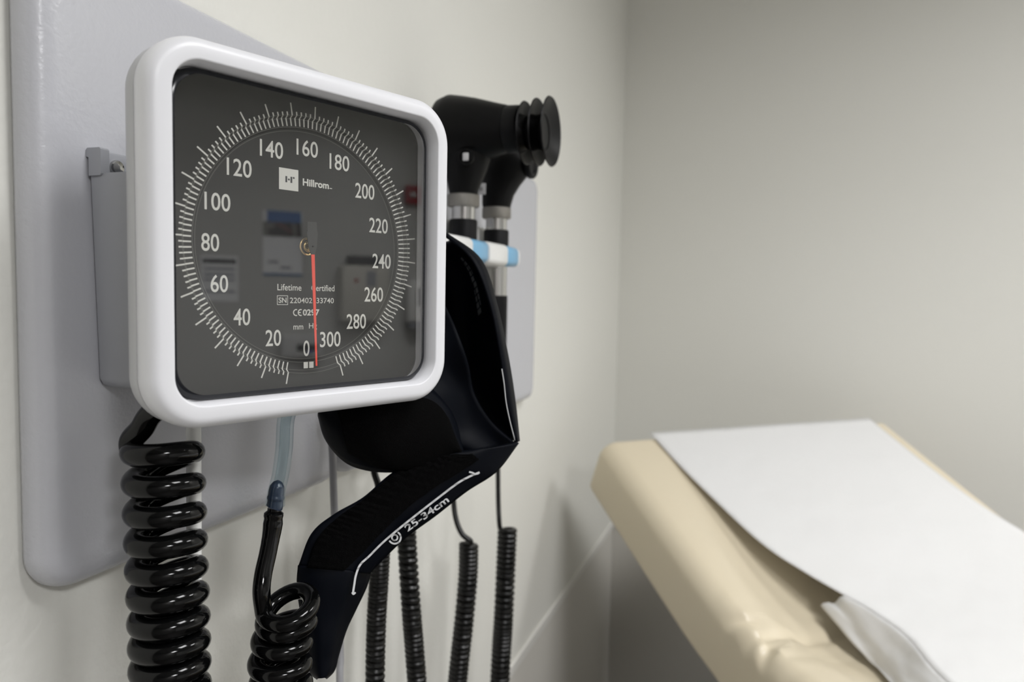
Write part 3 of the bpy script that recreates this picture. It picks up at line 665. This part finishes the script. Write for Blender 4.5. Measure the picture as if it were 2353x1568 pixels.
# ------------------------------------------------------------------ exam table
TA = np.array([0.0921, 1.2784, 1.09]); TE = np.array([0.73753, 0.67531, 0.0]); TX = np.array([0.67531, -0.73754, 0.0]); TW = 0.709; TL = 1.45
tb = thing('exam_table', 'beige vinyl exam table with raised backrest in the corner', 'exam table', tuple(TA + TX * 0.75 + TE * 0.35 - np.array([0, 0, 1.09])))
def tp(s, t, z): p = TA + TX * s + TE * t; return np.array([p[0], p[1], z])
VS, VZ = [-0.05, 0.0, 0.1, 0.2, 0.3, 0.36, 0.40, 0.44, 0.50, 0.60, 1.45], [1.115, 1.09, 1.04, 0.99, 0.941, 0.914, 0.896, 0.889, 0.888, 0.89, 0.89]
def vz(s): return float(np.interp(s, VS, VZ))
def vsag(s, t): return 0.030 * min(1, max(0, (min(t, TW - t) - 0.05) / 0.07)) ** 1.2 * min(1, max(0, (s - 0.06) / 0.27)) * (1 if s < 0.42 else max(0.35, 1 - (s - 0.42) / 0.35))
def vinyl(s0, s1, th, name, thead=0.0):
    S_ = [0, .002, .005, .009, .014] + list(np.linspace(.02, .30, 22)) + list(np.linspace(.305, .50, 66)) + list(np.linspace(.52, s1 - .015, 34)) + [s1 - .009, s1 - .005, s1 - .002, s1]
    loops = []; n = len(S_); rt, rr, rb = 0.030, 0.013, 0.018
    sec = []
    hw = TW / 2
    for k in range(10): a = math.radians(180 - 90 * k / 9); sec.append((rt + rt * math.cos(a), -rt + rt * math.sin(a)))
    for k in range(1, 25): sec.append((rt + (TW - rt - rr) * k / 25, 0.0))
    for k in range(10): a = math.radians(90 - 90 * k / 9); sec.append((TW - rr + rr * math.cos(a), -rr + rr * math.sin(a)))
    for k in range(6): a = math.radians(0 - 90 * k / 5); sec.append((TW - rb + rb * math.cos(a), -th + rb + rb * math.sin(a)))
    for k in range(6): a = math.radians(270 - 90 * k / 5); sec.append((rb + rb * math.cos(a), -th + rb + rb * math.sin(a)))
    for i in range(n):
        s = float(S_[i])
        dz = (vz(s + 0.03) - vz(s - 0.03)) / 0.06; T_ = unit(np.array([1.0, dz])); N_ = np.array([-T_[1], T_[0]])
        endin = 0.012 * max(0, 1 - min(s - s0, s1 - s) / 0.012) ** 2
        lp = []
        for (t, nn) in sec:
            tt = TW / 2 + (t - TW / 2) * (1 - endin * 2 / TW); n2 = nn * (1 - endin * 2 / th) - endin
            # pulled seam and pleats near the fold
            fd = math.exp(-((s - 0.40) / 0.05) ** 2)
            ple = 0.0075 * fd * math.sin(t * 95 + 3 * math.sin(s * 60)) * (1 if nn > -0.06 else 0.6) * math.exp(-min(t, TW - t) / 0.10)
            pil = 0.0045 * math.exp(-((s - 0.398) / 0.008) ** 2)
            sag = vsag(s, t)
            n2 -= (ple + pil + sag) if nn > -th * 0.55 else 0
            side = -0.004 * fd if (t < 0.02) else 0
            lp.append(tp(s + N_[0] * n2, tt - side, vz(s) + N_[1] * n2))
        loops.append(lp)
    return loft(loops, True, True, True)
MB().add(*vinyl(0.0, TL, 0.114, 'upholstery')).build('upholstery', m_vinyl, tb, world=True)
# frame under the cushions and the cabinet base
def obox(s0, s1, t0, t1, z0, z1, bev=0.0):
    V, Fc = box(s0, s1, t0, t1, z0, z1, bev); return [tp(s, t, z) for s, t, z in V], Fc
V, Fc = box(0.06, 0.40, 0.10, 0.60, -0.02, 0.0)
MB().add([tp(s + 0.04, t, vz(s) - 0.131 + z) for s, t, z in V], Fc).build('backrest_support', m_frame, tb, smooth=False, world=True)
MB().add(*obox(0.14, TL - 0.10, 0.06, TW - 0.06, 0.10, 0.660, 0.01)).add(*obox(0.52, TL - 0.11, 0.07, TW - 0.07, 0.65, 0.740, 0.01)).build('cabinet_base', m_base, tb, world=True)  # lower box extended unseen under the backrest to block bounced light
MB().add(*obox(0.20, TL - 0.16, 0.10, TW - 0.10, 0.0, 0.10)).build('plinth', m_frame, tb, smooth=False, world=True)
mb_ = []
for k in range(2):
    d0 = MB().add(*obox(0.60 + k * 0.36, 0.92 + k * 0.36, 0.044, 0.0595, 0.18, 0.64, 0.004)).build('cabinet_door', m_base, tb, world=True)
    MB().add(*obox(0.66 + k * 0.36, 0.86 + k * 0.36, 0.030, 0.0435, 0.56, 0.575, 0.004)).build('door_handle', m_steel, d0, world=True)
# paper
PS, PZ = [-0.03, 0.0, 0.1, 0.2, 0.3, 0.4, 0.5, 0.65, 0.9, 1.46], [1.104, 1.0945, 1.044, 0.996, 0.956, 0.931, 0.917, 0.909, 0.905, 0.90]
def pz(s): return float(np.interp(s, PS, PZ))
TLs = catmull([(-0.03, 0.105), (0.08, 0.113), (0.166, 0.125), (0.276, 0.139), (0.339, 0.157), (0.398, 0.172), (0.44, 0.180), (0.50, 0.172), (0.58, 0.130), (0.70, 0.10), (0.9, 0.09), (1.46, 0.09)], 200)
TLx = [p[0] for p in TLs]; TLy = [p[1] for p in TLs]
def smooth_pz(s): return sum(pz(s + d) for d in (-0.05, -0.025, 0, 0.025, 0.05)) / 5 if s > 0.05 else pz(s)
ns, nt = 120, 44; V = []
for i in range(ns):
    s = -0.003 + (TL + 0.003) * i / (ns - 1); t0 = float(np.interp(s, TLx, TLy)); t1 = 0.671
    for j in range(nt):
        t = t0 + (t1 - t0) * j / (nt - 1)
        w = noise.noise(Vector((s * 5 - t * 4, t * 3 + s * 2, 0.0))) * 0.006 * min(1, max(0, (s - 0.02) / 0.15)) * math.sin(math.pi * min(1, max(0, j / (nt - 1))))
        z = max(smooth_pz(s) + w, vz(s) - vsag(s, t) + 0.004)
        V.append(tp(s, t, z))
Fc = [(i * nt + j, i * nt + j + 1, (i + 1) * nt + j + 1, (i + 1) * nt + j) for i in range(ns - 1) for j in range(nt - 1)]
pp = thing('exam_paper', 'white disposable paper sheet laid along the exam table', 'paper', tuple(tp(0.4, 0.35, 0.93)))
po = place('paper_sheet', mesh('paper_sheet', V, Fc), m_paper, pp, world=True)
s = po.modifiers.new('thickness', 'SOLIDIFY'); s.thickness = 0.0006; s.offset = 1
# crumpled side flap that hangs from the paper's edge over the seat
V = []; ns2, nt2 = 70, 14
for i in range(ns2):
    q = i / (ns2 - 1); s = 0.398 + (TL - 0.398) * q; t0 = float(np.interp(s, TLx, TLy)); z0 = smooth_pz(s)
    wd = 0.024 * min(1, 0.5 + q * 9); drop = (z0 - vz(s) + vsag(s, t0 - wd) - 0.004) * min(1, 0.4 + q * 6)
    for j in range(nt2):
        v = j / (nt2 - 1)
        cr = noise.noise(Vector((s * 26, v * 2.5 - s * 14, 2.0))) * 0.010 * math.sin(math.pi * min(1, v * 0.75)) + noise.noise(Vector((s * 70, v * 5, 5.0))) * 0.004 * v
        tt = t0 - wd * v ** 0.8 - cr * 0.6; zz = z0 - 0.0003 - drop * v ** 0.9 + cr
        V.append(tp(s - 0.03 * v * (1 - q), tt, max(zz, vz(s) - vsag(s, tt) + 0.006)))
Fc = [(i * nt2 + j, i * nt2 + j + 1, (i + 1) * nt2 + j + 1, (i + 1) * nt2 + j) for i in range(ns2 - 1) for j in range(nt2 - 1)]
po2 = place('crumpled_edge', mesh('crumpled_edge', V, Fc), m_paper, pp, world=True)
s = po2.modifiers.new('thickness', 'SOLIDIFY'); s.thickness = 0.0006; s.offset = 0

# ------------------------------------------------------------------ things on the opposite wall, seen mirrored in the gauge lens
XR = ROOM_X
def rb(mb, y0, y1, z0, z1, d0, d1, bev=0.0): return mb.add(*box(XR - d1, XR - d0, y0, y1, z0, z1, bev))
t = thing('health_poster', 'poster with blue header and dark photograph on the opposite wall, mirrored in the gauge', 'poster', (XR, 0.87, 1.43))
rb(MB(), 0.775, 0.970, 1.42, 1.752, 0.0005, 0.003).build('sheet', m_sheet, t, smooth=False, world=True)
rb(MB(), 0.795, 0.964, 1.695, 1.752, 0.0031, 0.0045).build('header', m_pblue, t, smooth=False, world=True)
ph = rb(MB(), 0.775, 0.966, 1.622, 1.6949, 0.0031, 0.0045).build('photograph', m_photo, t, smooth=False, world=True)
mb = MB(); mb.add([(XR - 0.0047, y, z) for y, z in ((0.83, 1.690), (0.86, 1.692), (0.925, 1.650), (0.915, 1.640))], [(0, 1, 2, 3)]); mb.build('photo_red_shape', m_pred, ph, smooth=False, world=True)
mb = MB(); mb.add([(XR - 0.0047, y, z) for y, z in ((0.775, 1.690), (0.83, 1.690), (0.83, 1.668), (0.80, 1.66), (0.80, 1.624), (0.776, 1.624))], [(0, 1, 2, 3, 4, 5)])
mb.build('photo_grey_shape', m_pgrey, ph, smooth=False, world=True); mb = MB()
mb.add([(XR - 0.0047, y, z) for y, z in ((0.918, 1.690), (0.935, 1.690), (0.945, 1.625), (0.925, 1.625))], [(0, 1, 2, 3)]); mb.build('photo_grey_shape', m_pgrey, ph, smooth=False, world=True)
rb(MB(), 0.775, 0.970, 1.42, 1.434, 0.0031, 0.0045).build('footer', m_pfoot, t, smooth=False, world=True)
mb = MB(); rb(mb, 0.86, 0.915, 1.457, 1.470, 0.0031, 0.0045); rb(mb, 0.80, 0.85, 1.485, 1.498, 0.0031, 0.0045); mb.build('printed_block', m_grey, t, smooth=False, world=True)
t = thing('wall_notice', 'white notice with black heading on the opposite wall, mirrored at the left of the dial', 'notice', (XR, 0.57, 1.30))
rb(MB(), 0.482, 0.655, 1.285, 1.512, 0.0005, 0.003).build('sheet', m_sheet, t, smooth=False, world=True)
rb(MB(), 0.490, 0.645, 1.474, 1.496, 0.0031, 0.0045).build('heading', m_dark, t, smooth=False, world=True)
mb = MB()
for z in (1.447, 1.418, 1.393, 1.335): rb(mb, 0.494, 0.640, z - 0.006, z + 0.006, 0.0031, 0.0045)
mb.build('text_line', m_grey, t, smooth=False, world=True)
t = thing('sharps_cabinet', 'beige wall cabinet with dark top slot on the opposite wall, mirrored in the dial', 'cabinet', (XR, 1.28, 1.19))
rb(MB(), 1.155, 1.405, 1.19, 1.485, 0.0005, 0.12, 0.01).build('cabinet_body', m_beige, t, world=True)
rb(MB(), 1.195, 1.36, 1.4855, 1.535, 0.02, 0.10, 0.006).build('top_slot', m_dark, t, world=True)
mb = MB(); rb(mb, 1.28, 1.33, 1.375, 1.455, 0.1201, 0.122); mb.build('label_patch', m_grey, t, smooth=False, world=True)
mb = MB().add(*lathe([(0, 0), (0.011, 0), (0.011, -0.0015), (0, -0.0015)], 'x', (XR - 0.1201, 1.225, 1.405), 20)); mb.build('red_dot', m_alarm, t, world=True)
t = thing('fire_alarm', 'dark red fire alarm on the opposite wall, mirrored at the right of the dial', 'alarm', (XR, 1.56, 1.84))
rb(MB(), 1.515, 1.605, 1.835, 1.935, 0.0005, 0.05, 0.008).build('alarm_body', m_alarm, t, world=True)
rb(MB(), 1.535, 1.575, 1.872, 1.896, 0.0501, 0.065, 0.005).build('strobe', m_dev, t, world=True)
t = thing('soap_dispenser', 'white soap dispenser with dark window on the opposite wall, mirrored in the lens', 'dispenser', (XR, 1.57, 1.18))
rb(MB(), 1.52, 1.62, 1.18, 1.415, 0.0005, 0.10, 0.02).build('dispenser_body', m_wht, t, world=True)
rb(MB(), 1.572, 1.602, 1.275, 1.375, 0.1001, 0.106, 0.003).build('level_window', m_dark, t, world=True)
rb(MB(), 1.535, 1.605, 1.150, 1.1795, 0.02, 0.09, 0.006).build('push_bar', m_grey, t, world=True)
t = thing('wall_monitor', 'grey wall monitor with black screen on the opposite wall, mirrored at the dial foot', 'monitor', (XR, 0.96, 1.01))
rb(MB(), 0.86, 1.07, 1.00, 1.115, 0.0005, 0.08, 0.008).build('monitor_body', m_dev, t, world=True)
rb(MB(), 0.93, 1.03, 1.035, 1.07, 0.0801, 0.083).build('screen', m_dark, t, smooth=False, world=True)
rb(MB(), 0.985, 1.010, 1.025, 1.038, 0.0832, 0.085).build('blue_key', m_dblue, t, smooth=False, world=True)
